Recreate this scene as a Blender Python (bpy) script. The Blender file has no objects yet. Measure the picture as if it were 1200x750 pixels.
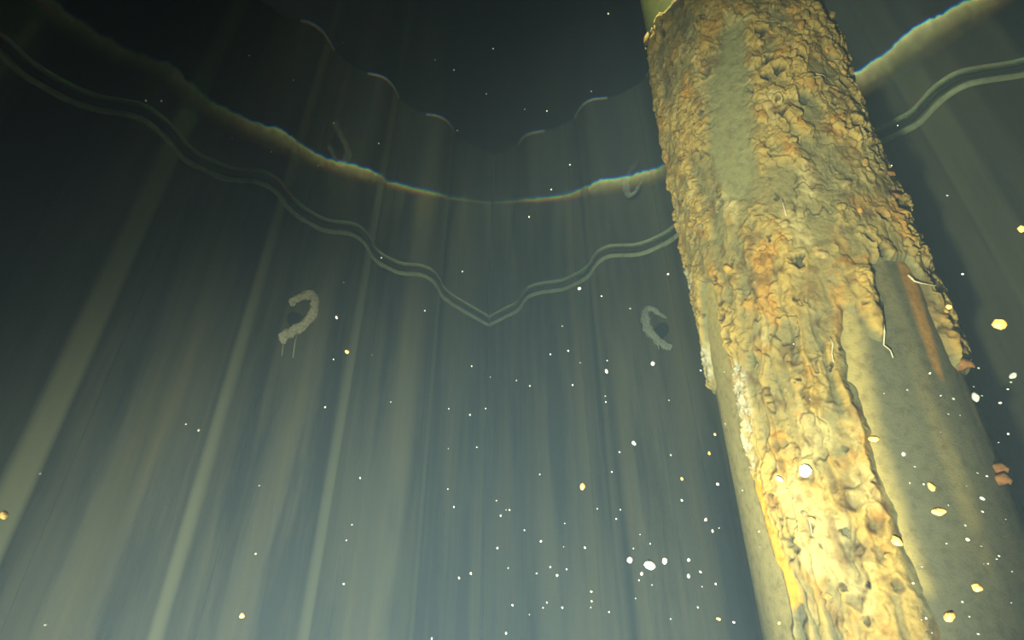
import bpy, bmesh, math, random
import numpy as np
from mathutils import Vector, Matrix

random.seed(7)
RNG = np.random.default_rng(11)
C = bpy.context.scene.collection
scene = bpy.context.scene

# ------------------------------------------------------------------ camera
CZ = 1.40                 # camera height above the mud floor
WZ = 2.40                 # level of the water surface
TOP = WZ + 0.432          # top of the steel sheets
FPX = 560.0               # focal length in pixels of a 1200 px wide frame
UP = np.array([0.0, 1065.0, -FPX]); UP /= np.linalg.norm(UP)
FW = np.array([0.0, 0.0, -1.0]); FW -= UP * FW.dot(UP); FW /= np.linalg.norm(FW)
RT = np.cross(FW, UP)
BAS = np.array([RT, FW, UP])          # camera axes -> world axes

cam_data = bpy.data.cameras.new('camera')
cam = bpy.data.objects.new('camera', cam_data); C.objects.link(cam)
cam_data.sensor_fit = 'HORIZONTAL'; cam_data.sensor_width = 36.0
cam_data.lens = 36.0 * FPX / 1200.0
cam_data.clip_start = 0.01
M = Matrix(BAS.tolist()).to_4x4(); M.translation = Vector((0, 0, CZ))
cam.matrix_world = M
scene.camera = cam

# ------------------------------------------------------------------ world, lamps, exposure
scene.view_settings.view_transform = 'Standard'
scene.view_settings.look = 'None'
scene.view_settings.gamma = 1.0
scene.view_settings.use_curve_mapping = False
scene.view_settings.exposure = 0.75

w = bpy.data.worlds.new('dark_air'); scene.world = w
w.use_nodes = True
w.node_tree.nodes['Background'].inputs['Color'].default_value = (0.004, 0.0055, 0.005, 1)
w.node_tree.nodes['Background'].inputs['Strength'].default_value = 0.55

def aim(az, el):
    a, e = math.radians(az), math.radians(el)
    return Vector((math.sin(a) * math.cos(e), math.cos(a) * math.cos(e), math.sin(e)))

def spot(name, loc, az, el, energy, size, blend, col, radius):
    l = bpy.data.lights.new(name, 'SPOT'); l.energy = energy; l.color = col
    l.spot_size = math.radians(size); l.spot_blend = blend; l.shadow_soft_size = radius
    o = bpy.data.objects.new(name, l); C.objects.link(o)
    o.location = loc
    o.rotation_euler = aim(az, el).to_track_quat('-Z', 'Y').to_euler()
    l.cycles.is_caustics_light = True
    return o
# the diver's hand lamp beside the camera
spot('dive_lamp', (0.0, -0.16, CZ - 0.34), -7, 1, 126.0, 95, 1.0, (1.0, 0.94, 0.81), 0.025)
spot('side_lamp', (-0.30, -0.12, CZ - 0.36), 44, 36, 84.0, 48, 0.85, (1.0, 0.92, 0.74), 0.02)  # second lamp, added to light the pile up its height
# added fill lamp over the water, standing in for dive light that leaves it
spot('above_water_fill', (-0.05, -0.25, WZ + 0.50), 22, -7, 68.0, 116, 1.0, (0.97, 1.0, 0.80), 0.08)

# ------------------------------------------------------------------ helpers
def ray(px, py):
    d = BAS @ np.array([px - 600.0, 375.0 - py, -FPX])
    return d / np.linalg.norm(d)

def at(px, py, dist):
    return Vector((ray(px, py) * dist).tolist()) + Vector((0, 0, CZ))

def tag(o, label=None, cat=None, group=None, kind=None):
    if label: o['label'] = label
    if cat: o['category'] = cat
    if group: o['group'] = group
    if kind: o['kind'] = kind
    return o

def empty(name, loc=(0, 0, 0)):
    o = bpy.data.objects.new(name, None); C.objects.link(o); o.location = loc
    o.empty_display_size = 0.05
    return o

def link_mesh(name, me, mats, parent=None, loc=None):
    o = bpy.data.objects.new(name, me); C.objects.link(o)
    if not me.materials:
        for m in (mats if isinstance(mats, (list, tuple)) else [mats]): me.materials.append(m)
    if parent:
        o.parent = parent
        if loc is not None: o.location = Vector(loc) - parent.location
        else: o.location = -parent.location
    elif loc is not None: o.location = loc
    return o

def mesh_np(name, verts, faces, smooth=True):
    me = bpy.data.meshes.new(name)
    verts = np.asarray(verts, np.float32); faces = np.asarray(faces, np.int32)
    me.vertices.add(len(verts)); me.vertices.foreach_set('co', verts.ravel())
    k = faces.shape[1]
    me.loops.add(faces.size); me.loops.foreach_set('vertex_index', faces.ravel())
    me.polygons.add(len(faces))
    me.polygons.foreach_set('loop_start', np.arange(0, faces.size, k, dtype=np.int32))
    me.polygons.foreach_set('use_smooth', np.full(len(faces), smooth))
    me.update(calc_edges=True); me.validate()
    return me

def grid_faces(nu, nv, wrap=False):
    """faces of a grid stored row by row (nv rows of nu)"""
    cols = nu if wrap else nu - 1
    i, j = np.meshgrid(np.arange(cols), np.arange(nv - 1))
    i = i.ravel(); j = j.ravel(); i2 = (i + 1) % nu
    return np.stack([j * nu + i, j * nu + i2, (j + 1) * nu + i2, (j + 1) * nu + i], 1)

def set_color(me, name, cols):
    a = me.color_attributes.new(name, 'FLOAT_COLOR', 'POINT')
    c = np.ones((len(me.vertices), 4), np.float32); c[:, :3] = cols
    a.data.foreach_set('color', c.ravel())

TAB = RNG.random((512, 512)).astype(np.float64)
def vnoise(x, y, seed=0):
    x = np.asarray(x) + seed * 37.17; y = np.asarray(y) + seed * 91.73
    xi = np.floor(x).astype(int); yi = np.floor(y).astype(int)
    fx = x - xi; fy = y - yi
    fx = fx * fx * fx * (fx * (fx * 6 - 15) + 10); fy = fy * fy * fy * (fy * (fy * 6 - 15) + 10)
    g = lambda a, b: TAB[a % 512, b % 512]
    return ((g(xi, yi) * (1 - fx) + g(xi + 1, yi) * fx) * (1 - fy)
            + (g(xi, yi + 1) * (1 - fx) + g(xi + 1, yi + 1) * fx) * fy) * 2 - 1
def fbm(x, y, oct=4, seed=0, gain=0.5):
    s = 0; a = 1.0; t = 0
    for k in range(oct):
        s = s + a * vnoise(x * 2 ** k, y * 2 ** k, seed + k * 3); t += a; a *= gain
    return s / t
def worley(x, y, seed=0):
    """nearest and second distance, and random values / offset of the nearest cell"""
    xi = np.floor(x).astype(int); yi = np.floor(y).astype(int)
    d1 = np.full(x.shape, 9.0); d2 = np.full(x.shape, 9.0)
    r1 = np.zeros(x.shape); r2 = np.zeros(x.shape); ox = np.zeros(x.shape); oy = np.zeros(x.shape)
    for a in (-1, 0, 1):
        for b in (-1, 0, 1):
            cx = xi + a; cy = yi + b
            jx = TAB[(cx + seed * 17) % 512, (cy + 5) % 512]; jy = TAB[(cx + 101) % 512, (cy + seed * 29) % 512]
            dx = x - (cx + jx); dy = y - (cy + jy); d = np.hypot(dx, dy)
            n = d < d1
            d2 = np.where(n, d1, np.minimum(d2, d))
            q1 = TAB[(cx + 211) % 512, (cy + 77 + seed) % 512]; q2 = TAB[(cx + 33 + seed) % 512, (cy + 307) % 512]
            r1 = np.where(n, q1, r1); r2 = np.where(n, q2, r2)
            ox = np.where(n, dx, ox); oy = np.where(n, dy, oy)
            d1 = np.where(n, d, d1)
    return d1, d2, r1, r2, ox, oy
def sstep(a, b, x):
    t = np.clip((x - a) / (b - a), 0, 1); return t * t * (3 - 2 * t)
def lin(r, g, b):
    f = lambda c: (c / 255) / 12.92 if c / 255 < .04045 else ((c / 255 + .055) / 1.055) ** 2.4
    return np.array([f(r), f(g), f(b)])

# ------------------------------------------------------------------ materials
def nmat(name):
    m = bpy.data.materials.new(name); m.use_nodes = True
    nt = m.node_tree; b = nt.nodes['Principled BSDF']
    return m, nt, b, nt.nodes, nt.links
def ramp(nt, stops):
    r = nt.nodes.new('ShaderNodeValToRGB'); e = r.color_ramp.elements
    e[0].position, e[0].color = stops[0][0], (*stops[0][1], 1)
    e[1].position, e[1].color = stops[-1][0], (*stops[-1][1], 1)
    for p, c in stops[1:-1]:
        k = e.new(p); k.color = (*c, 1)
    return r
def noise_node(nt, scale, detail=4, mapping=None, rough=.55):
    g = nt.nodes.new('ShaderNodeNewGeometry'); mp = nt.nodes.new('ShaderNodeMapping')
    mp.inputs['Scale'].default_value = mapping or (1, 1, 1)
    n = nt.nodes.new('ShaderNodeTexNoise'); n.inputs['Scale'].default_value = scale
    n.inputs['Detail'].default_value = detail; n.inputs['Roughness'].default_value = rough
    nt.links.new(g.outputs['Position'], mp.inputs['Vector']); nt.links.new(mp.outputs['Vector'], n.inputs['Vector'])
    return n
def mixc(nt, fac, a, b, mode='MIX'):
    m = nt.nodes.new('ShaderNodeMix'); m.data_type = 'RGBA'; m.blend_type = mode
    def put(sock, v):
        if hasattr(v, 'is_linked') or hasattr(v, 'links'): nt.links.new(v, sock)
        elif isinstance(v, (int, float)): sock.default_value = v
        else: sock.default_value = (*v, 1)
    put(m.inputs[0], fac); put(m.inputs[6], a); put(m.inputs[7], b)
    return m.outputs[2]
def bump(nt, b, h, strength, dist):
    bp = nt.nodes.new('ShaderNodeBump'); bp.inputs['Strength'].default_value = strength
    bp.inputs['Distance'].default_value = dist
    nt.links.new(h, bp.inputs['Height']); nt.links.new(bp.outputs['Normal'], b.inputs['Normal'])

def steel_sheet_material():
    m, nt, b, N, K = nmat('silted_steel_sheet')
    streak = noise_node(nt, 19, 4, (1, 1, .03), .55)
    r1 = ramp(nt, [(.28, (.042, .038, .022)), (.5, (.070, .061, .032)), (.72, (.106, .090, .045))])
    K.new(streak.outputs['Fac'], r1.inputs['Fac'])
    blot = noise_node(nt, 11, 6, (1, 1, .10), .6)
    r2 = ramp(nt, [(.40, (.22, .24, .26)), (.53, (1, 1, 1)), (.7, (1.45, 1.3, .95))])
    K.new(blot.outputs['Fac'], r2.inputs['Fac'])
    c = mixc(nt, 1.0, r1.outputs['Color'], r2.outputs['Color'], 'MULTIPLY')
    a = nt.nodes.new('ShaderNodeAttribute'); a.attribute_name = 'silt'  # pale rib webs: the light they catch painted in with the deposit
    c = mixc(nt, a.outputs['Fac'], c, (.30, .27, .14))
    d = nt.nodes.new('ShaderNodeAttribute'); d.attribute_name = 'dim_above'      # dimness above the water painted into the sheets
    c = mixc(nt, d.outputs['Fac'], c, (.011, .014, .014))
    fine = noise_node(nt, 300, 2)
    K.new(c, b.inputs['Base Color']); b.inputs['Roughness'].default_value = .85
    b.inputs['Specular IOR Level'].default_value = .15
    bump(nt, b, fine.outputs['Fac'], .35, .002)
    return m
def simple(name, col, rough=.8, var=.35, scale=120, spec=.2, bstr=.4):
    m, nt, b, N, K = nmat(name)
    n = noise_node(nt, scale, 4)
    r = ramp(nt, [(.3, tuple(np.array(col) * (1 - var))), (.7, tuple(np.minimum(np.array(col) * (1 + var), 1)))])
    K.new(n.outputs['Fac'], r.inputs['Fac']); K.new(r.outputs['Color'], b.inputs['Base Color'])
    b.inputs['Roughness'].default_value = rough; b.inputs['Specular IOR Level'].default_value = spec
    bump(nt, b, n.outputs['Fac'], bstr, .003)
    return m
MAT_SHEET = steel_sheet_material()
def band_material():
    m, nt, b, N, K = nmat('dried_algae_band')          # pale algae, darkened downwards: the rim's soft fade is painted in
    a = nt.nodes.new('ShaderNodeAttribute'); a.attribute_name = 'height'
    n = noise_node(nt, 60, 4)
    r = ramp(nt, [(0, (.030, .034, .018)), (.40, (.08, .08, .036)), (.78, (.34, .33, .16)), (1, (.72, .72, .50))])
    ad = nt.nodes.new('ShaderNodeMath'); ad.operation = 'MULTIPLY_ADD'; ad.inputs[1].default_value = .35; ad.inputs[2].default_value = -.17
    su = nt.nodes.new('ShaderNodeMath'); su.operation = 'ADD'
    K.new(n.outputs['Fac'], ad.inputs[0]); K.new(ad.outputs[0], su.inputs[0]); K.new(a.outputs['Fac'], su.inputs[1])
    K.new(su.outputs[0], r.inputs['Fac']); K.new(r.outputs['Color'], b.inputs['Base Color'])
    b.inputs['Roughness'].default_value = .9; b.inputs['Specular IOR Level'].default_value = .15
    return m
MAT_BAND = band_material()
MAT_SCUM = simple('pale_scum_line', (.34, .34, .18), .9, .25, 60)
MAT_LIP = simple('lit_sheet_edge', (.15, .16, .15), .6, .4, 90)
MAT_SLIME = simple('tan_slime_growth', (.52, .42, .24), .85, .4, 160)
MAT_SLIME_DIM = simple('grey_slime_growth', (.27, .25, .18), .85, .4, 160)
MAT_FIL = simple('pale_filament', (.75, .66, .38), .7, .2, 200)
MAT_MUD = simple('silt_floor', (.10, .09, .06), .95, .4, 20)
MAT_SILT = simple('silt_flake_pale', (.80, .74, .58), .7, .2, 300)
MAT_SILT_O = simple('silt_flake_ochre', (.82, .48, .12), .7, .2, 300)
MAT_SILT_D = simple('silt_speck_grey', (.26, .27, .22), .8, .2, 300)

MAT_FLAKE = simple('brown_rust_flake', (.32, .14, .04), .8, .4, 150)
def crust_material():
    m, nt, b, N, K = nmat('rust_crust')
    a = nt.nodes.new('ShaderNodeAttribute'); a.attribute_name = 'tint'
    n = noise_node(nt, 90, 6, None, .65)
    r = ramp(nt, [(.28, (.62, .58, .52)), (.5, (1, 1, 1)), (.75, (1.22, 1.16, 1.02))])
    K.new(n.outputs['Fac'], r.inputs['Fac'])
    c = mixc(nt, 1.0, a.outputs['Color'], r.outputs['Color'], 'MULTIPLY')
    K.new(c, b.inputs['Base Color']); b.inputs['Roughness'].default_value = .78
    b.inputs['Specular IOR Level'].default_value = .25
    f = noise_node(nt, 420, 5, None, .6)
    bump(nt, b, f.outputs['Fac'], .5, .0022)
    return m
def nodule_material():
    m, nt, b, N, K = nmat('rust_nodule_skin')
    oi = nt.nodes.new('ShaderNodeObjectInfo')
    r = ramp(nt, [(0, lin(176, 152, 84)), (.3, lin(206, 172, 92)), (.55, lin(214, 160, 70)), (.75, lin(196, 178, 118)), (1, lin(150, 132, 88))])
    K.new(oi.outputs['Random'], r.inputs['Fac'])
    n = noise_node(nt, 160, 5, None, .65)
    r2 = ramp(nt, [(.3, (.6, .52, .45)), (.55, (1, 1, 1)), (.8, (1.2, 1.15, 1))])
    K.new(n.outputs['Fac'], r2.inputs['Fac'])
    c = mixc(nt, 1.0, r.outputs['Color'], r2.outputs['Color'], 'MULTIPLY')
    K.new(c, b.inputs['Base Color']); b.inputs['Roughness'].default_value = .75
    b.inputs['Specular IOR Level'].default_value = .25
    bump(nt, b, n.outputs['Fac'], .5, .003)
    return m
MAT_CRUST = crust_material(); MAT_NOD = nodule_material()

def water_material():
    m = bpy.data.materials.new('murky_water'); m.use_nodes = True
    nt = m.node_tree; nt.nodes.clear(); K = nt.links
    out = nt.nodes.new('ShaderNodeOutputMaterial')
    prev = None
    for col, ior in (((1, 0, 0, 1), 1.3310), ((0, 1, 0, 1), 1.3345), ((0, 0, 1, 1), 1.3395)):   # dispersion of water
        g = nt.nodes.new('ShaderNodeBsdfGlass'); g.inputs['Color'].default_value = col
        g.inputs['Roughness'].default_value = 0.0; g.inputs['IOR'].default_value = ior
        if prev is None: prev = g.outputs[0]
        else:
            s = nt.nodes.new('ShaderNodeAddShader'); K.new(prev, s.inputs[0]); K.new(g.outputs[0], s.inputs[1]); prev = s.outputs[0]
    K.new(prev, out.inputs['Surface'])
    vs = nt.nodes.new('ShaderNodeVolumeScatter'); vs.inputs['Color'].default_value = (.55, .82, 1.0, 1)
    vs.inputs['Density'].default_value = .17; vs.inputs['Anisotropy'].default_value = .2
    va = nt.nodes.new('ShaderNodeVolumeAbsorption'); va.inputs['Color'].default_value = (.42, .84, .84, 1)
    va.inputs['Density'].default_value = .28
    s = nt.nodes.new('ShaderNodeAddShader'); K.new(vs.outputs[0], s.inputs[0]); K.new(va.outputs[0], s.inputs[1])
    K.new(s.outputs[0], out.inputs['Volume'])
    return m
MAT_WATER = water_material()

# ------------------------------------------------------------------ the two corrugated walls
# profile of each wall: distance s from the corner, depth of the corrugation towards the room
CORNER = np.array([-0.104, 1.918])
LEFT = [(0, 0), (.07, 0), (.154, 0), (.241, .003), (.311, .014), (.372, .051), (.419, .071), (.463, .071), (.491, .055), (.514, .024),
        (.541, .008), (.579, .004), (.616, .002), (.654, .012), (.682, .034), (.723, .060), (.766, .072), (.800, .058), (.822, .029),
        (.853, .009), (.893, .006), (.932, .008), (.974, .021), (1.003, .039), (1.033, .059), (1.064, .064), (1.092, .056), (1.112, .036),
        (1.134, .007), (1.158, -.008), (1.183, -.014), (1.211, -.018), (1.236, -.021), (1.261, -.013), (1.29, .010), (1.317, .029), (1.35, .042),
        (1.378, .043), (1.401, .029), (1.428, .002), (1.449, -.014), (1.471, -.027), (1.501, -.034), (1.532, -.037), (1.563, -.034), (1.594, -.023), (1.626, 0)]
RIGHT = [(0, 0), (.099, .004), (.176, .007), (.212, .018), (.252, .043), (.306, .066), (.353, .057), (.401, .029), (.434, .008), (.478, .006), (.52, .008),
         (.565, .016), (.615, .052), (.656, .073), (.7, .072), (.732, .042), (.764, .012), (.798, .0), (.841, -.002), (.891, .002),
         (.93, .018), (.97, .055), (1.01, .072), (1.05, .070), (1.08, .042), (1.11, .012), (1.15, .0), (1.2, .0), (1.24, .004), (1.27, .018), (1.31, .055),
         (1.345, .072), (1.38, .070), (1.41, .042), (1.44, .012), (1.487, .006), (1.563, .009), (1.583, .034), (1.615, .062), (1.653, .071),
         (1.689, .051), (1.744, .013), (1.772, 0)]
PER = [(.03, 0), (.06, .014), (.10, .050), (.14, .071), (.18, .071), (.21, .050), (.24, .020), (.27, .004), (.32, 0)]
def extend(p, n):
    p = list(p)
    for k in range(n):
        s0 = p[-1][0]
        p += [(s0 + a, b) for a, b in PER]
    return np.array(p)
LEFT = extend(LEFT, 4); RIGHT = extend(RIGHT, 4)
UL = np.array([-0.6112, -0.7914]); NL = np.array([0.7914, -0.6112])
UR = np.array([0.7166, -0.6975]); NR = np.array([-0.6975, -0.7166])
def resample(p, ds):
    s = np.arange(0, p[-1, 0] + 1e-6, ds / 4)
    o = np.interp(s, p[:, 0], p[:, 1])
    k = np.ones(17) / 17.
    for _ in range(2):
        o = np.convolve(np.pad(o, 8, mode='edge'), k, 'valid')
    ss = np.arange(0, p[-1, 0] + 1e-6, ds)
    return ss, np.interp(ss, s, o)
DS = .006
class Wall: pass
WALLS = {}
for nm, prof, u, n in (('left', LEFT, UL, NL), ('right', RIGHT, UR, NR)):
    W = Wall(); W.u, W.n = u, n
    W.s, W.o = resample(prof, DS)
    W.off = lambda s, W=W: np.interp(s, W.s, W.o)
    W.P = lambda s, d=0.0, W=W: CORNER[None] + np.asarray(s)[:, None] * W.u[None] + (W.off(s) + d)[:, None] * W.n[None]
    WALLS[nm] = W
def wall_hit(W, px, py):
    """where the sight line through a point of the frame meets a wall: (s, z)"""
    d = ray(px, py)
    P = W.P(W.s)
    cr = P[:, 0] * d[1] - P[:, 1] * d[0]
    best = None
    for i in np.nonzero(cr[:-1] * cr[1:] <= 0)[0]:
        t = cr[i] / (cr[i] - cr[i + 1])
        q = P[i] * (1 - t) + P[i + 1] * t
        r = np.hypot(*q)
        if q @ d[:2] > 0 and (best is None or r < best[0]):
            best = (r, W.s[i] * (1 - t) + W.s[i + 1] * t)
    r, s = best
    return s, CZ + r * d[2] / np.hypot(d[0], d[1])

TH = .006
def sheet(W, s0, s1, k):
    lip = .022
    a = max(0.0, s0 - .001); b = min(W.s[-1], s1 + lip)
    s = np.linspace(a, b, int((b - a) / DS) + 2)
    zs = np.r_[np.linspace(0, WZ - .004, 12), np.linspace(WZ, TOP, 5)]
    raise_ = .0035 * sstep(s1 - .03, s1 - .004, s)
    V = []; silt = []
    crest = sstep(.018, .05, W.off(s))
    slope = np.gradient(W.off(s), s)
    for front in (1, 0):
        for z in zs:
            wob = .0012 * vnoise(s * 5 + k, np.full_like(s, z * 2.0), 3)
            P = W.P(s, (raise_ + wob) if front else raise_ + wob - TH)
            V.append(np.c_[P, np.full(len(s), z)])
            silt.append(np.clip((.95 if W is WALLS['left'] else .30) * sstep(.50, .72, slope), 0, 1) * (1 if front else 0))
    n = len(s); m = len(zs)
    V = np.concatenate(V)
    f = grid_faces(n, m); g = f[:, ::-1] + n * m
    rim = []
    for j in range(m - 1):
        for c in (0, n - 1):
            rim.append([j * n + c, (j + 1) * n + c, n * m + (j + 1) * n + c, n * m + j * n + c])
    for i in range(n - 1):
        for r in (0, m - 1):
            rim.append([r * n + i, r * n + i + 1, n * m + r * n + i + 1, n * m + r * n + i])
    me = mesh_np('sheet_panel', V, np.vstack([f, g, np.array(rim)]))
    me.attributes.new('silt', 'FLOAT', 'POINT').data.foreach_set('value', np.concatenate(silt).astype(np.float32))
    me.attributes.new('dim_above', 'FLOAT', 'POINT').data.foreach_set('value', (.85 * (V[:, 2] > WZ - .001)).astype(np.float32))
    bm = bmesh.new(); bm.from_mesh(me); bmesh.ops.recalc_face_normals(bm, faces=bm.faces); bm.to_mesh(me); bm.free()
    me.set_sharp_from_angle(angle=math.radians(40))
    return me

def ribbon(W, name, z0, z1, d0, s_a, s_b, ds, nz, zfun=None, dfun=None, flat=False):
    """a raised strip that follows the corrugation, from the wall face out to d0"""
    s = np.arange(s_a, s_b, ds); n = len(s)
    V = []
    ts = np.linspace(0, 1, nz)
    for t in ts:
        za = np.full(n, z0); zb = np.full(n, z1) if zfun is None else zfun(s)
        z = za + (zb - za) * t
        edge = 0 if t in (0, 1) else 1
        d = np.full(n, .001 if not edge else d0)
        if dfun is not None: d = .001 + edge * dfun(s, z)
        P = W.P(s, d + .0045)
        V.append(np.c_[P, z])
    V = [np.c_[W.P(s, np.full(n, -.001)), V[0][:, 2]]] + V + [np.c_[W.P(s, np.full(n, -.001)), V[-1][:, 2]]]
    me = mesh_np(name, np.concatenate(V), grid_faces(n, nz + 2))
    tt = np.repeat(np.r_[0, ts, 1], n).astype(np.float32)
    me.attributes.new('height', 'FLOAT', 'POINT').data.foreach_set('value', tt)
    return me

SPLIT = {'left': [0, .20, .575, .895, 1.20, 1.535], 'right': [0, .12, .48, .84, 1.18, 1.47]}
HOLES = {'left': (346, 375), 'right': (775, 387)}
roots = {}
for nm, W in WALLS.items():
    root = empty('wall_' + nm, (*CORNER, 0)); tag(root, kind='structure')
    root['label'] = ('corrugated steel sheet wall left of the corner, silted and dark' if nm == 'left'
                     else 'corrugated steel sheet wall right of the corner, partly behind the rusted pile')
    roots[nm] = root
    sp = list(SPLIT[nm]); e = W.s[-1]
    base = LEFT[-1, 0] if nm == 'left' else RIGHT[-1, 0]
    st = 1.626 if nm == 'left' else 1.772
    for k in range(5):
        v = st + .32 * k + .30
        if v < e - .1: sp.append(v)
    sp.append(e)
    hs, hz = wall_hit(W, *HOLES[nm])
    for k in range(len(sp) - 1):
        me = sheet(W, sp[k], sp[k + 1], k)
        o = link_mesh('sheet_panel', me, MAT_SHEET, root)
        if sp[k] <= hs < sp[k + 1]:
            # cut the round lifting hole through this sheet
            P = W.P(np.array([hs]))[0]
            ta = W.P(np.array([hs + .02]))[0] - W.P(np.array([hs - .02]))[0]; ta /= np.linalg.norm(ta)
            nn = np.array([ta[1], -ta[0]])
            bm = bmesh.new()
            bmesh.ops.create_cone(bm, cap_ends=True, segments=28, radius1=.026, radius2=.026, depth=.12)
            cm = bpy.data.meshes.new('cut'); bm.to_mesh(cm); bm.free()
            co = bpy.data.objects.new('cut', cm); C.objects.link(co)
            q = Vector((nn[0], nn[1], 0)).to_track_quat('Z', 'Y').to_matrix().to_4x4()
            q.translation = Vector((P[0], P[1], hz)); co.matrix_world = q
            md = o.modifiers.new('hole', 'BOOLEAN'); md.object = co; md.solver = 'EXACT'
            bpy.context.view_layer.update()
            dg = bpy.context.evaluated_depsgraph_get()
            new = bpy.data.meshes.new_from_object(o.evaluated_get(dg))
            o.modifiers.clear(); o.data = new; new.name = 'sheet_panel'
            bpy.data.objects.remove(co); bpy.data.meshes.remove(cm)
    amp = 0 if nm == 'left' else 1
    hfun = lambda s, nm=nm: WZ + (.056 if nm == 'left' else .068) + .010 * fbm(s * 9, s * 0 + 3, 3, 5) + .006 * fbm(s * 60, s * 0 + 9, 3, 8) \
        + .016 * np.exp(-((s - .72) / .25) ** 2) * (nm == 'right') + .012 * np.exp(-((s - .7) / .3) ** 2) * (nm == 'left') \
        - .018 * np.exp(-(s / .16) ** 2)
    dfun = lambda s, z: .004 + .006 * np.clip(.3 + fbm(s * 45, z * 45, 4, 2), 0, 1.3)
    me = ribbon(W, 'algae_band', WZ - .003, 0, .006, .004, W.s[-1] - .02, .004, 14, hfun, dfun)
    tag(link_mesh('algae_band', me, MAT_BAND, root), label='pale yellow-green crust of dried algae just above the waterline')
    me = ribbon(W, 'scum_line', WZ - .028, WZ - .013, .003, .004, W.s[-1] - .02, .006, 5,
                lambda s: WZ - .013 + .0015 * fbm(s * 20, s * 0, 2, 4), None)
    tag(link_mesh('scum_line', me, MAT_SCUM, root), label='thin pale scum line just under the water surface')
    # added pale strips on the crests paint in the sheets' lit top edge
    cr = W.o > .030
    idx = np.nonzero(np.diff(np.r_[0, cr.astype(int), 0]))[0].reshape(-1, 2)
    for a, b in idx:
        if b - a < 5 or W.s[a] > 2.2: continue
        me = ribbon(W, 'lit_edge', TOP - .010, TOP, .003, W.s[a] - .02, W.s[min(b, len(W.s) - 1)] , .006, 4)
        link_mesh('lit_edge', me, MAT_LIP, root)
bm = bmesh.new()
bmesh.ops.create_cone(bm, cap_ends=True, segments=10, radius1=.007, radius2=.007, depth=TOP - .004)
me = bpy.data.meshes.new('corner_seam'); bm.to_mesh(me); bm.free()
cs = link_mesh('corner_seam', me, simple('dark_corner_bead', (.018, .022, .022), .9, .3, 80), roots['left'], (CORNER[0] + .002, CORNER[1] - .004, TOP / 2))  # near-black bead run up the corner line
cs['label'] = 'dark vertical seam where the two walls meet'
# water, floor ------------------------------------------------------------------
def box_mesh(name, x0, x1, y0, y1, z0, z1):
    v = [(x, y, z) for z in (z0, z1) for y in (y0, y1) for x in (x0, x1)]
    f = [(0, 2, 3, 1), (4, 5, 7, 6), (0, 1, 5, 4), (2, 6, 7, 3), (0, 4, 6, 2), (1, 3, 7, 5)]
    return mesh_np(name, v, f, False)
wat = link_mesh('water', box_mesh('water', -2.8, 3.2, -1.6, 2.4, .002, WZ), MAT_WATER)
tag(wat, 'murky blue-green water with a still surface seen from below', None, None, 'structure')
fl = link_mesh('floor', box_mesh('floor', -2.8, 3.2, -1.6, 2.4, -.1, 0), MAT_MUD); tag(fl, kind='structure')

# ------------------------------------------------------------------ the rusted pile
PD, PR = .870, .1545                                   # distance of the axis, radius of the bare pipe
AX = np.array([-0.0263, -0.0938, 0.9952]); AX /= np.linalg.norm(AX)        # the pile leans a little towards the camera
E1 = np.cross(np.array([0, 1.0, 0]), AX); E1 /= np.linalg.norm(E1); E2 = np.cross(AX, E1)
CD = np.array([0.5612, 0.8225, 0.0924])
PC = PD * np.array([CD @ E1, CD @ E2])
FRAME = np.array([E1, E2, AX])
def world(x, y, z):
    """pile frame -> world (works on arrays)"""
    return np.stack([x, y, z - CZ], -1) @ FRAME + np.array([0, 0, CZ])
SIDE = Vector(np.cross(CD, AX).tolist()).normalized()
pb = world(PC[0], PC[1], 0.0)
pile = empty('rusted_pile', (float(pb[0]), float(pb[1]), 0))
tag(pile, 'round steel pile thickly crusted with yellow rust in front of the corrugated wall', 'pile')
FACE = math.atan2(-PC[1], -PC[0])                     # direction from the axis to the camera
RC = PR + .004
def pile_uv(px, py):
    """sight line -> (arc length from the facing line, height) on the pile"""
    d = FRAME @ ray(px, py); a = d[0] ** 2 + d[1] ** 2; b = -2 * (d[0] * PC[0] + d[1] * PC[1]); c = PC @ PC - RC ** 2
    disc = b * b - 4 * a * c
    t = (-b - math.sqrt(disc)) / (2 * a) if disc > 0 else -b / (2 * a)
    p = d * t
    th = math.atan2(p[1] - PC[1], p[0] - PC[0]) - FACE
    th = (th + math.pi) % (2 * math.pi) - math.pi
    return th * RC, CZ + p[2]
def poly_uv(pts): return np.array([pile_uv(*p) for p in pts])
def sdist(poly, U, Z):
    """signed distance to a polygon on the unrolled pile (positive inside)"""
    d = np.full(U.shape, 9.0); ins = np.zeros(U.shape, bool); n = len(poly)
    for i in range(n):
        a = poly[i]; b = poly[(i + 1) % n]; e = b - a
        t = np.clip(((U - a[0]) * e[0] + (Z - a[1]) * e[1]) / (e @ e + 1e-12), 0, 1)
        d = np.minimum(d, np.hypot(U - a[0] - t * e[0], Z - a[1] - t * e[1]))
        c = ((a[1] > Z) != (b[1] > Z)) & (U < (b[0] - a[0]) * (Z - a[1]) / (b[1] - a[1] + 1e-12) + a[0])
        ins ^= c
    return np.where(ins, d, -d)
Z0, Z1 = CZ - .30, WZ + .07
uf = 1.85 * RC                                         # the front is meshed finely, the back coarsely
u1 = np.r_[np.linspace(-math.pi * RC, -uf, 50)[:-1], np.linspace(-uf, uf, 520), np.linspace(uf, math.pi * RC, 50)[1:-1]]
NU = len(u1); NV = int((Z1 - Z0) / .0013)
z1 = np.linspace(Z0, Z1, NV)
U, Z = np.meshgrid(u1, z1)
wu = U + .006 * fbm(U * 45, Z * 45, 3, 21); wz = Z + .006 * fbm(U * 45, Z * 45, 3, 22)
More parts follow.
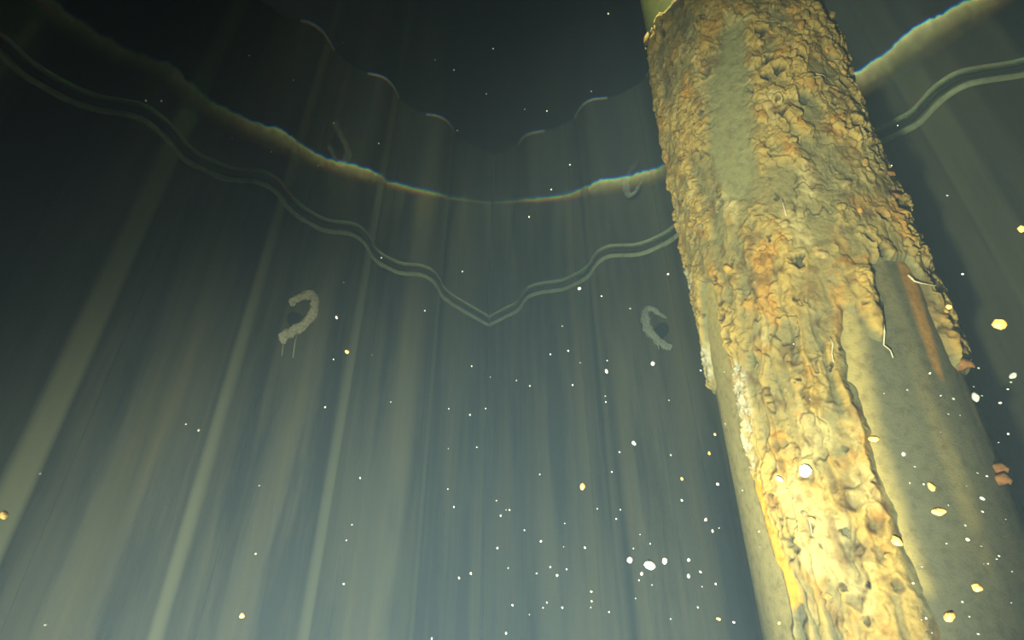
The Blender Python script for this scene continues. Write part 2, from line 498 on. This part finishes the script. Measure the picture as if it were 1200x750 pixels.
# bare zones on the unrolled pile
BARE_R = poly_uv([(1018, 306), (1050, 302), (1060, 304), (1078, 328), (1088, 352), (1102, 388), (1116, 425), (1128, 440), (1165, 540), (1215, 660), (1250, 760),
                  (1240, 860), (1130, 880), (1100, 745), (1085, 700), (1060, 640), (1044, 590), (1022, 530), (1006, 480), (994, 430), (984, 385), (986, 360), (1002, 366), (1016, 386),
                  (1030, 396), (1037, 384), (1032, 352), (1024, 326)])
BARE_L = poly_uv([(826, 330), (838, 330), (850, 400), (868, 480), (886, 560), (900, 610), (926, 700), (945, 800), (950, 870), (905, 880), (893, 770), (872, 640), (850, 520), (832, 420)])
SMOOTH_T = poly_uv([(843, 40), (872, 25), (878, 80), (884, 140), (890, 200), (880, 235), (850, 240), (838, 200), (832, 150), (830, 100), (846, 75)])
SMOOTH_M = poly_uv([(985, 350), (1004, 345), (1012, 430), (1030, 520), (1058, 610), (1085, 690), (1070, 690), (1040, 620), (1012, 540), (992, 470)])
ORANGE = poly_uv([(888, 562), (902, 562), (915, 620), (932, 670), (942, 705), (926, 716), (912, 680), (900, 630)])
WHITE_A = poly_uv([(800, 318), (816, 318), (824, 380), (838, 440), (828, 448), (810, 390)])
WHITE_B = poly_uv([(864, 420), (876, 430), (886, 480), (890, 540), (884, 560), (874, 530), (866, 480)])
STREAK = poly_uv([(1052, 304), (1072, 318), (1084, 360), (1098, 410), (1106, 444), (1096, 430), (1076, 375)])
sd_r = sdist(BARE_R, wu, wz); sd_l = sdist(BARE_L, wu, wz); sd_t = sdist(SMOOTH_T, wu, wz)

bare = np.maximum(sstep(-.010, .006, sd_r), sstep(-.006, .005, sd_l))
smoothz = sstep(-.006, .012, sd_t)
_, zr = pile_uv(1128, 432); ur, _ = pile_uv(1165, 540); _, zl = pile_uv(836, 455); ul, _ = pile_uv(860, 560)
side_r = np.minimum(sstep(ur - .035, ur - .01, wu), 1 - sstep(zr - .02, zr + .02, wz))
side_l = np.minimum(1 - sstep(ul, ul + .012, wu), 1 - sstep(zl - .012, zl + .012, wz))
bare = np.maximum(bare, np.maximum(side_r, side_l))
low = 1 - sstep(CZ + .12, CZ + .50, Z)                      # the lower crust is drawn out in long ridges
# relief: tilted plates, lumps and ridges
hA = 0
wx = wu + .004 * fbm(U * 160, Z * 160, 2, 31); wy = wz + .004 * fbm(U * 160, Z * 160, 2, 32)
def plates(cell, stretch, seed):
    x = wx / cell; y = wy / (cell * stretch)
    d1, d2, r1, r2, ox, oy = worley(x, y, seed)
    dome = np.clip(1 - (d1 / .85) ** 2, 0, 1) ** .7
    gap = sstep(0, .16, d2 - d1)
    return (.35 + .65 * r1) * dome * (.35 + .65 * gap) + .30 * r1 + (.5 * (r2 - .5)) * ox + (.35 + .35 * r2) * -oy * .35, gap, r1, r2
p1, g1, ra1, rb1 = plates(.0185, 1.6, 1)
p2, g2, ra2, rb2 = plates(.0088, 1.15, 2)
p3, g3, ra3, rb3 = plates(.0190, 3.6, 3)
ridge = 1 - np.abs(fbm(wu * 34, wz * 4, 3, 41)) * 2.4
big = fbm(U * 16, Z * 9, 3, 51)
patch = sstep(-.22, .15, fbm(U * 20, Z * 10, 3, 61))     # where the crust is thick and where it is thin and slimy
upper = (.0085 * p1 + .0022 * p2) * (.25 + .75 * patch)
lower = (.0056 * p3 + .0008 * p1) * (.40 + .60 * patch) + .0054 * np.clip(ridge, -1, 1) + .0016 * p2 * patch
H = upper * (1 - low) + lower * low + .0034 * big + +.0012 * fbm(U * 130, Z * 100, 4, 71)
# pits and open blisters
q1, q2, qa, qb, qx, qy = worley((wx + .004 * fbm(U * 120, Z * 120, 2, 35)) / .034, wy / .046, 5)
rim_r = .20 + .10 * qb
pit = (qa > .78) * (1 - sstep(rim_r * .45, rim_r, q1)) * (1 - .6 * low)
lipr = (qa > .55) * np.exp(-((q1 - rim_r * 1.25) / .10) ** 2)
q3, q4, qc, qd, qx2, qy2 = worley(wx / .0125, wy / .018, 9)
pit2 = (qc > .90) * (1 - sstep(.16, .26, q3)) * patch
crack = np.exp(-(fbm(wu * 50, wz * 22, 3, 77) / .035) ** 2) * sstep(.0, .3, fbm(U * 14, Z * 11, 2, 78))
groove = low * np.exp(-(fbm(wu * 30 + .6 * fbm(U * 9, Z * 6, 2, 44), wz * 3.2, 3, 43) / .055) ** 2) * sstep(-.25, .15, fbm(U * 18, Z * 9, 2, 45))
H = H - .0048 * groove
H = H - .0085 * pit + .0026 * lipr - .0050 * pit2 - .0050 * crack
edge_s = sstep(.35, .75, np.abs(U) / (math.pi * RC / 2))
H = H * (1 + .10 * edge_s) + .003
H = H * (1 - .85 * smoothz) + .0020 * smoothz
rag = .5 + .5 * fbm(U * 260, Z * 120, 3, 83)
wmask = np.maximum(sstep(-.004, .004, sdist(WHITE_A, wu, wz)), sstep(-.004, .004, sdist(WHITE_B, wu, wz)))
omask = sstep(-.002, .004, sdist(ORANGE, wu, wz))
H = H * (1 - .75 * omask) + .0055 * omask
wmask = wmask * sstep(.30, .55, rag)
H = H + wmask * .0030 * fbm(U * 420, Z * 260, 3, 81)
H = H * (1 - bare) - .0032 * bare
R = RC + H
# rust colour with recess shade painted in
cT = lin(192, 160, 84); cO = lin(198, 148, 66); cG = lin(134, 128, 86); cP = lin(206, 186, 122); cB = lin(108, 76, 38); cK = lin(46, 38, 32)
pick = .5 + .5 * fbm(U * 40, Z * 26, 4, 91)
pk2 = .5 + .5 * fbm(U * 30, Z * 14, 4, 92)
hh = sstep(.001, .012, H)
col = cG[None, None] * (1 - hh[..., None]) + cT[None, None] * hh[..., None]
f = (sstep(.58, .78, pick) * (.35 + .65 * hh))[..., None]; col = col * (1 - f) + cO * f
f = (sstep(.60, .80, pk2) * .7)[..., None]; col = col * (1 - f) + cP * f
f = (sstep(.62, .80, .5 + .5 * fbm(U * 55, Z * 40, 3, 93)) * .55)[..., None]; col = col * (1 - f) + cB * f
f = (np.clip(pit * .85 + pit2 * .75 + crack * .65 + groove * .35, 0, 1) * (1 - smoothz))[..., None]; col = col * (1 - f) + cK * f      # shade in pits, cracks and grooves painted dark
f = (smoothz * .8)[..., None]; col = col * (1 - f) + lin(156, 150, 98) * f
f = (wmask * .85)[..., None]; col = col * (1 - f) + lin(188, 180, 150) * f
f = (omask * .9)[..., None]; col = col * (1 - f) + lin(226, 160, 52) * f
ang = FACE + U / RC
verts = world(PC[0] + R * np.cos(ang), PC[1] + R * np.sin(ang), Z).reshape(-1, 3)
faces = grid_faces(NU, NV, True)
bf = bare.ravel()
keep = ~((bf[faces] > .985).all(1)) & (verts[faces][:, :, 2].max(1) < WZ + .006)
me = mesh_np('crust', verts, faces[keep])
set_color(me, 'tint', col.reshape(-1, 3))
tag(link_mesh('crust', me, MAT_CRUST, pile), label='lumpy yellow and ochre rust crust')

# bare pipe under it
nu, nz = 220, 330
us = np.linspace(-math.pi * RC, math.pi * RC, nu, endpoint=False); zs = np.r_[np.linspace(-.02, Z0, 20)[:-1], np.linspace(Z0, WZ, nz), np.linspace(WZ, 3.3, 30)[1:]]
Us, Zs = np.meshgrid(us, zs)
Rs = PR + .0025 + .0006 * fbm(Us * 60, Zs * 20, 3, 101)
As = FACE + Us / RC
V = world(PC[0] + Rs * np.cos(As), PC[1] + Rs * np.sin(As), Zs).reshape(-1, 3)
cg = lin(106, 104, 78); ct = lin(196, 174, 104); co_ = lin(206, 150, 66)
colp = np.broadcast_to(cg, (*Us.shape, 3)).copy()
f = (.30 * sstep(-.2, .6, fbm(Us * 24, Zs * 3, 3, 102)))[..., None]; colp = colp * (1 - f) + ct * f
f = sstep(-.010, .006, sdist(BARE_L, Us, Zs))[..., None] * (.45 + .55 * sstep(CZ + .05, CZ + .45, Zs))[..., None]; colp = colp * (1 - f) + ct * f
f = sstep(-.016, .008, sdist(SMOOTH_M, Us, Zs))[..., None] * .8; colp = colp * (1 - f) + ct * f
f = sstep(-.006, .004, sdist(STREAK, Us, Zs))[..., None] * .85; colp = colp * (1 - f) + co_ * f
above = (V[:, 2].reshape(Us.shape) > WZ)[..., None]; colp = np.where(above, lin(104, 104, 50), colp)
me = mesh_np('pipe', V, grid_faces(nu, len(zs), True)); set_color(me, 'tint', colp.reshape(-1, 3))
tag(link_mesh('pipe', me, MAT_CRUST, pile), label='bare grey-green pipe wall under the crust')

def surf(u, z, h=0.0):
    a = FACE + u / RC; r = RC + h
    p = world(PC[0] + r * math.cos(a), PC[1] + r * math.sin(a), z)
    return Vector(p.tolist()), Vector((np.array([math.cos(a), math.sin(a), 0]) @ FRAME).tolist())
# loose knobs and flakes of rust standing proud of the crust
variants = []
for k in range(14):
    bm = bmesh.new(); bmesh.ops.create_icosphere(bm, subdivisions=2, radius=1)
    sx, sy = random.uniform(.7, 1.1), random.uniform(.8, 1.5)
    for v in bm.verts:
        n = fbm(np.array([v.co.x * 1.3 + k * 7]), np.array([v.co.y * 1.3 + v.co.z * .9]), 3, k)[0]
        v.co *= 1 + .55 * n
        v.co.x *= sx; v.co.y *= sy; v.co.z *= .62
    for f in bm.faces: f.smooth = True
    me = bpy.data.meshes.new('rust_nodule'); bm.to_mesh(me); bm.free(); me.materials.append(MAT_NOD); variants.append(me)
flatw = (bare < .02) & (smoothz < .15) & (omask < .1) & (np.abs(U) < .30) & (Z < WZ - .05) & (pit < .05)
wgt = flatw * (.15 + sstep(.004, .011, H)) * (.35 + .9 * (1 - low)) * (1 + 1.2 * (np.abs(U) / .2) ** 2)
cdf = np.cumsum(wgt.ravel()); cdf /= cdf[-1]
n_nod = 0
while n_nod < 290:
    i = int(np.searchsorted(cdf, RNG.random())); j, i = divmod(i, NU)
    u, z = U[j, i], Z[j, i]
    sc = random.choice((.0035, .0045, .0055, .007)) * random.uniform(.8, 1.25)
    p, nrm = surf(u, z, H[j, i] - sc * .22)
    o = bpy.data.objects.new('rust_nodule', variants[n_nod % 14]); C.objects.link(o); o.parent = pile
    q = nrm.to_track_quat('Z', 'Y').to_matrix() @ Matrix.Rotation(random.uniform(-.5, .5), 3, 'X') @ Matrix.Rotation(random.uniform(0, 6.3), 3, 'Z')
    o.matrix_basis = Matrix.Translation(p - pile.location) @ q.to_4x4() @ Matrix.Diagonal((sc, sc, sc, 1))
    n_nod += 1

def tube(name, pts, rad, mat, parent, seg=6, label=None, flat=None, ripple=0.0, seed=0):
    """tapered tube through points; rad = list of radii"""
    pts = [Vector(p) for p in pts]; n = len(pts); V = []
    for i, p in enumerate(pts):
        t = (pts[min(i + 1, n - 1)] - pts[max(i - 1, 0)]).normalized()
        a = t.cross(flat if flat is not None else Vector((.3, .2, .9))).normalized(); b = t.cross(a).normalized()
        for k in range(seg):
            th = 2 * math.pi * k / seg
            r = rad[i] * (1 + ripple * float(fbm(np.array([i * .45 + seed]), np.array([k * 1.3]), 3, seed)[0]))
            sq = .30 if flat is not None else 1
            V.append(p + a * math.cos(th) * r + b * math.sin(th) * r * sq)
    V.append(pts[0]); V.append(pts[-1])
    f = grid_faces(seg, n, True).tolist()
    bm = bmesh.new(); vs = [bm.verts.new(v) for v in V]
    for q in f: bm.faces.new([vs[i] for i in q])
    for k in range(seg):
        bm.faces.new([vs[n * seg], vs[(k + 1) % seg], vs[k]])
        bm.faces.new([vs[n * seg + 1], vs[(n - 1) * seg + k], vs[(n - 1) * seg + (k + 1) % seg]])
    for q in bm.faces: q.smooth = True
    bmesh.ops.recalc_face_normals(bm, faces=bm.faces)
    me = bpy.data.meshes.new(name); bm.to_mesh(me); bm.free()
    o = link_mesh(name, me, mat, parent)
    if label: o['label'] = label
    return o
for pts, r in (([(1032, 380), (1031, 393), (1034, 405), (1041, 412), (1043, 421)], 1.4), ([(1064, 322), (1070, 330), (1077, 333), (1084, 339)], 1.8),
               ([(960, 50), (963, 55), (961, 60), (960, 65)], .7), ([(985, 53), (989, 51), (993, 50)], .6), ([(917, 237), (919, 246), (922, 257)], 1.5),
               ([(972, 398), (975, 406), (974, 418), (976, 428)], 1.2), ([(784, 25), (786, 30), (784, 36)], .9), ([(800, 122), (801, 128), (799, 140)], .8),
               ([(951, 94), (957, 95), (964, 96)], .8), ([(954, 606), (957, 620), (960, 628)], 1.0)):
    P = []
    for k, (x, y) in enumerate(pts):
        u, z = pile_uv(x, y)
        j = int(np.clip((z - Z0) / (Z1 - Z0) * (NV - 1), 0, NV - 1)); i = int(np.searchsorted(u1, u)) % NU
        P.append(surf(u, z, max(H[j, i], -.002) + .002 + .0015 * k)[0])
    rr = r * .0007
    tube('filament', P, [rr * (1.2 - .8 * k / len(P)) for k in range(len(P))], MAT_FIL, pile, 6)
# thorn-like flakes on the right outline
for x, y, L_ in ((1117, 398, .010), (1126, 428, .013), (1181, 548, .006), (1184, 562, .006), (1040, 206, .011), (1046, 232, .012)):
    u, z = pile_uv(x - (13 if y > 500 else 5), y)
    p, nr = surf(u, z, 0)
    side = SIDE
    tube('rust_flake', [p - nr * .004, p + side * L_ * .3 + nr * .003, p + side * L_ * .8 + nr * .003 + Vector((0, 0, -.003)), p + side * L_ * 1.2 + Vector((0, 0, -.006))],
         [.006, .0055, .003, .0008], MAT_FLAKE, pile, 8, ripple=.8, seed=int(x))

# ------------------------------------------------------------------ slime round the two lifting holes
def growth(nm, pts, wid, label, fils):
    W = WALLS[nm]
    P = []
    for x, y in pts:
        s, z = wall_hit(W, x, y)
        P.append(Vector((*W.P(np.array([s]), .010)[0], z)))
    # smooth the path
    Q = []; Wd = []
    for i in range(len(P) - 1):
        p0 = P[max(i - 1, 0)]; p1 = P[i]; p2 = P[i + 1]; p3 = P[min(i + 2, len(P) - 1)]
        for k in range(5):
            t = k / 5
            Q.append(.5 * ((2 * p1) + (p2 - p0) * t + (2 * p0 - 5 * p1 + 4 * p2 - p3) * t * t + (3 * p1 - p0 - 3 * p2 + p3) * t ** 3))
            Wd.append(wid[i] * (1 - t) + wid[i + 1] * t)
    Q.append(P[-1]); Wd.append(wid[-1])
    dist = sum((q - Vector((0, 0, CZ))).length for q in Q) / len(Q)
    root = empty('slime_growth', Q[len(Q) // 2]); tag(root, label, 'growth')
    n3 = Vector((W.n[0], W.n[1], 0))
    tube('slime_fringe', Q, [.55 * v * dist / FPX for v in Wd], MAT_SLIME if nm == 'left' else MAT_SLIME_DIM, root, 12, flat=n3, ripple=.75, seed=len(pts))
    for a in fils:
        R_ = []
        for x, y in a:
            s, z = wall_hit(W, x, y); R_.append(Vector((*W.P(np.array([s]), .010)[0], z)))
        tube('filament', R_, [.0016, .0014, .001][:len(R_)], MAT_SLIME, root, 5)
growth('left', [(341, 360), (341, 354), (350, 350), (358, 346), (365, 346), (367, 357), (365, 368), (359, 377), (350, 384), (340, 390), (331, 394), (330, 404)],
       [4, 7, 8, 9, 9, 9, 9, 9, 9, 9, 9, 4],
       'ragged tan ring of slime with trailing threads on the left corrugated wall', [[(346, 392), (343, 405), (341, 420)], [(330, 402), (329, 410), (328, 418)]])
growth('right', [(783, 374), (775, 369), (767, 364), (760, 364), (757, 371), (759, 381), (763, 390), (771, 398), (780, 405), (789, 408)],
       [2, 4, 6, 8, 9, 9, 9, 8, 8, 6],
       'faint pale crescent of slime on the right corrugated wall beside the pile', [[(772, 402), (773, 406), (774, 410)]])

# ------------------------------------------------------------------ silt drifting in the water
flakes = []
for k in range(8):
    bm = bmesh.new(); bmesh.ops.create_icosphere(bm, subdivisions=2, radius=1)
    for v in bm.verts:
        v.co *= 1 + .35 * fbm(np.array([v.co.x * 1.6 + k * 5]), np.array([v.co.y * 1.6 + v.co.z]), 2, k + 40)[0]
        v.co.z *= .75
    for f in bm.faces: f.smooth = True
    me = bpy.data.meshes.new('silt_flake'); bm.to_mesh(me); bm.free(); flakes.append(me)
fl_cache = {}
def speck_label(x, y):
    pole_l, pole_r = 760 + .155 * y, 965 + .41 * y
    if pole_l < x < pole_r: a = 'in front of the rusted pile'
    elif x >= pole_r: a = 'in the dark water right of the pile'
    elif y < 240 - .0016 * (x - 600) ** 2 * .5 and y < 240: a = 'against the black air window above'
    elif x < 573: a = 'in front of the left corrugated wall'
    elif y < 500: a = 'in front of the right corrugated wall under the waterline'
    else: a = 'in the hazy water low beside the pile'
    return 'tiny pale silt speck drifting ' + a, 'tiny silt specks ' + a

def flake(px, py, r, mat, dist, label, group=None):
    k = random.randrange(8); key = (k, mat.name)
    if key not in fl_cache:
        m2 = flakes[k].copy(); m2.materials.append(mat); fl_cache[key] = m2
    o = bpy.data.objects.new('silt_flake', fl_cache[key]); C.objects.link(o)
    o.location = at(px, py, dist)
    s = r * dist / FPX * .9
    o.scale = (s * random.uniform(.85, 1.2), s * random.uniform(.85, 1.2), s * random.uniform(.85, 1.2))
    o.rotation_euler = (random.uniform(0, 6), random.uniform(0, 6), random.uniform(0, 6))
    tag(o, label, 'silt flake', group)
P_, O_, D_ = MAT_SILT, MAT_SILT_O, MAT_SILT_D
BIG = [
 (762, 662, 6, P_, 'large bright cream flake drifting left of the pile, biggest of its cluster'),
 (944, 552, 8, P_, 'largest white flake, drifting in front of the lower crust of the pile'),
 (914, 561, 4.5, P_, 'smaller white flake just left of the largest white one before the pile'),
 (1024, 514, 4.5, O_, 'yellow flake in front of the pile at the edge of the crust'),
 (1092, 570, 3.5, O_, 'small yellow flake before the bare grey side of the pile'),
 (1100, 599, 5, O_, 'orange flake before the bare grey side of the pile'),
 (1051, 633, 5, O_, 'yellow flake at the right border of the lower crust'),
 (1145, 688, 4, O_, 'ochre flake low before the bare right side of the pile'),
 (1113, 722, 5, O_, 'pale ochre flake lowest before the bare right side of the pile'),
 (952, 609, 3.5, O_, 'small yellow flake on the middle of the lower crust'),
 (1171, 380, 6, O_, 'large glowing orange flake in the dark water right of the pile'),
 (1112, 359, 3, O_, 'small orange flake close to the right outline of the pile'),
 (1197, 268, 3, O_, 'small orange flake at the right end of the view'),
 (683, 570, 4, O_, 'round orange-rimmed flake in the water below the right slime crescent'),
 (738, 656, 3, P_, 'pale flake left of the biggest one in the cluster by the pile'),
 (779, 657, 3, P_, 'pale flake right of the biggest one in the cluster by the pile'),
 (752, 672, 2.2, P_, 'small pale flake under the biggest one in the cluster by the pile'),
 (711, 435, 2.8, P_, 'pale round flake left of the right slime crescent'),
 (765, 426, 3, P_, 'pale round flake right under the right slime crescent'),
 (395, 372, 2.2, P_, 'bright little flake beside the ragged left slime ring'),
 (5, 603, 4, O_, 'yellow flake at the far left in front of the dark wall'),
 (284, 721, 2.5, O_, 'ochre flake near the bottom in front of the left wall'),
 (1143, 465, 4, D_, 'dim grey flake beside the right outline of the pile'),
 (1187, 440, 3, D_, 'dull brown flake in the dark water right of the pile'),
 (407, 412, 2.5, O_, 'dull orange flake before the left wall, right of the slime ring'),
 (743, 519, 2.6, P_, 'white flake in the water between the slime crescent and the cluster'),
 (679, 338, 2.2, P_, 'bright flake just under the waterline on the right wall'),
]
for x, y, r, m, lab in BIG:
    flake(x, y, r, m, .22 if r > 4 else .27, lab)
SMALL = [(436,416),(447,302),(498,364),(542,318),(553,429),(526,479),(551,486),(621,452),(659,382),(666,411),(645,415),(680,425),(671,451),(710,471),(784,469),(783,321),(705,347),
 (620,254),(458,471),(403,331),(559,524),(422,560),(525,573),(532,594),(406,633),(403,684),(552,672),(538,677),(583,642),(587,604),(634,634),(717,553),(786,533),(722,608),(727,597),
 (762,637),(659,712),(641,706),(693,693),(700,596),(664,667),(653,674),(799,561),(799,586),(506,748),(827,609),(835,622),(807,656),(821,670),(807,675),(860,729),(842,725),(831,531),
 (838,509),(841,567),(913,730),(1134,632),(1151,584),(1059,532),(1128,321),(1181,456),(1172,472),(1036,461),(930,403),(821,434),(304,569),(53,732),(233,504),(381,477),(391,421),(218,497),
 (189,118),(171,118),(292,65),(344,94),(391,144),(272,162),(532,82),(578,57),(536,153),(570,110),(402,50),(510,70),(444,168),(713,16),(641,130),(615,128),(646,222),(668,193),(693,107),
 (1052,147),(1045,194),(1110,229),(373,194),(318,178)]
for i, (x, y) in enumerate(SMALL):
    near = x > 790 and y > 500
    flake(x, y, (1.4 if near else .75 if y < 250 else 1.0) * random.uniform(.8, 1.4), P_ if random.random() < .6 else O_ if near else D_, random.uniform(.30, .42),
          *speck_label(x, y))
for i in range(90):
    if i < 50: x, y = random.gauss(690, 150), 750 - abs(random.gauss(0, 190))
    else: x, y = random.uniform(1060, 1200), random.uniform(420, 750)
    if not (0 < x < 1200 and 0 < y < 750): continue
    flake(x, y, random.uniform(.6, 1.2), D_ if random.random() < .6 else P_, random.uniform(.32, .46),
          *speck_label(x, y))

# refraction of the lamp's light through the water surface
wat.cycles.is_caustics_caster = True
for r in roots.values():
    for ch in r.children: ch.cycles.is_caustics_receiver = True
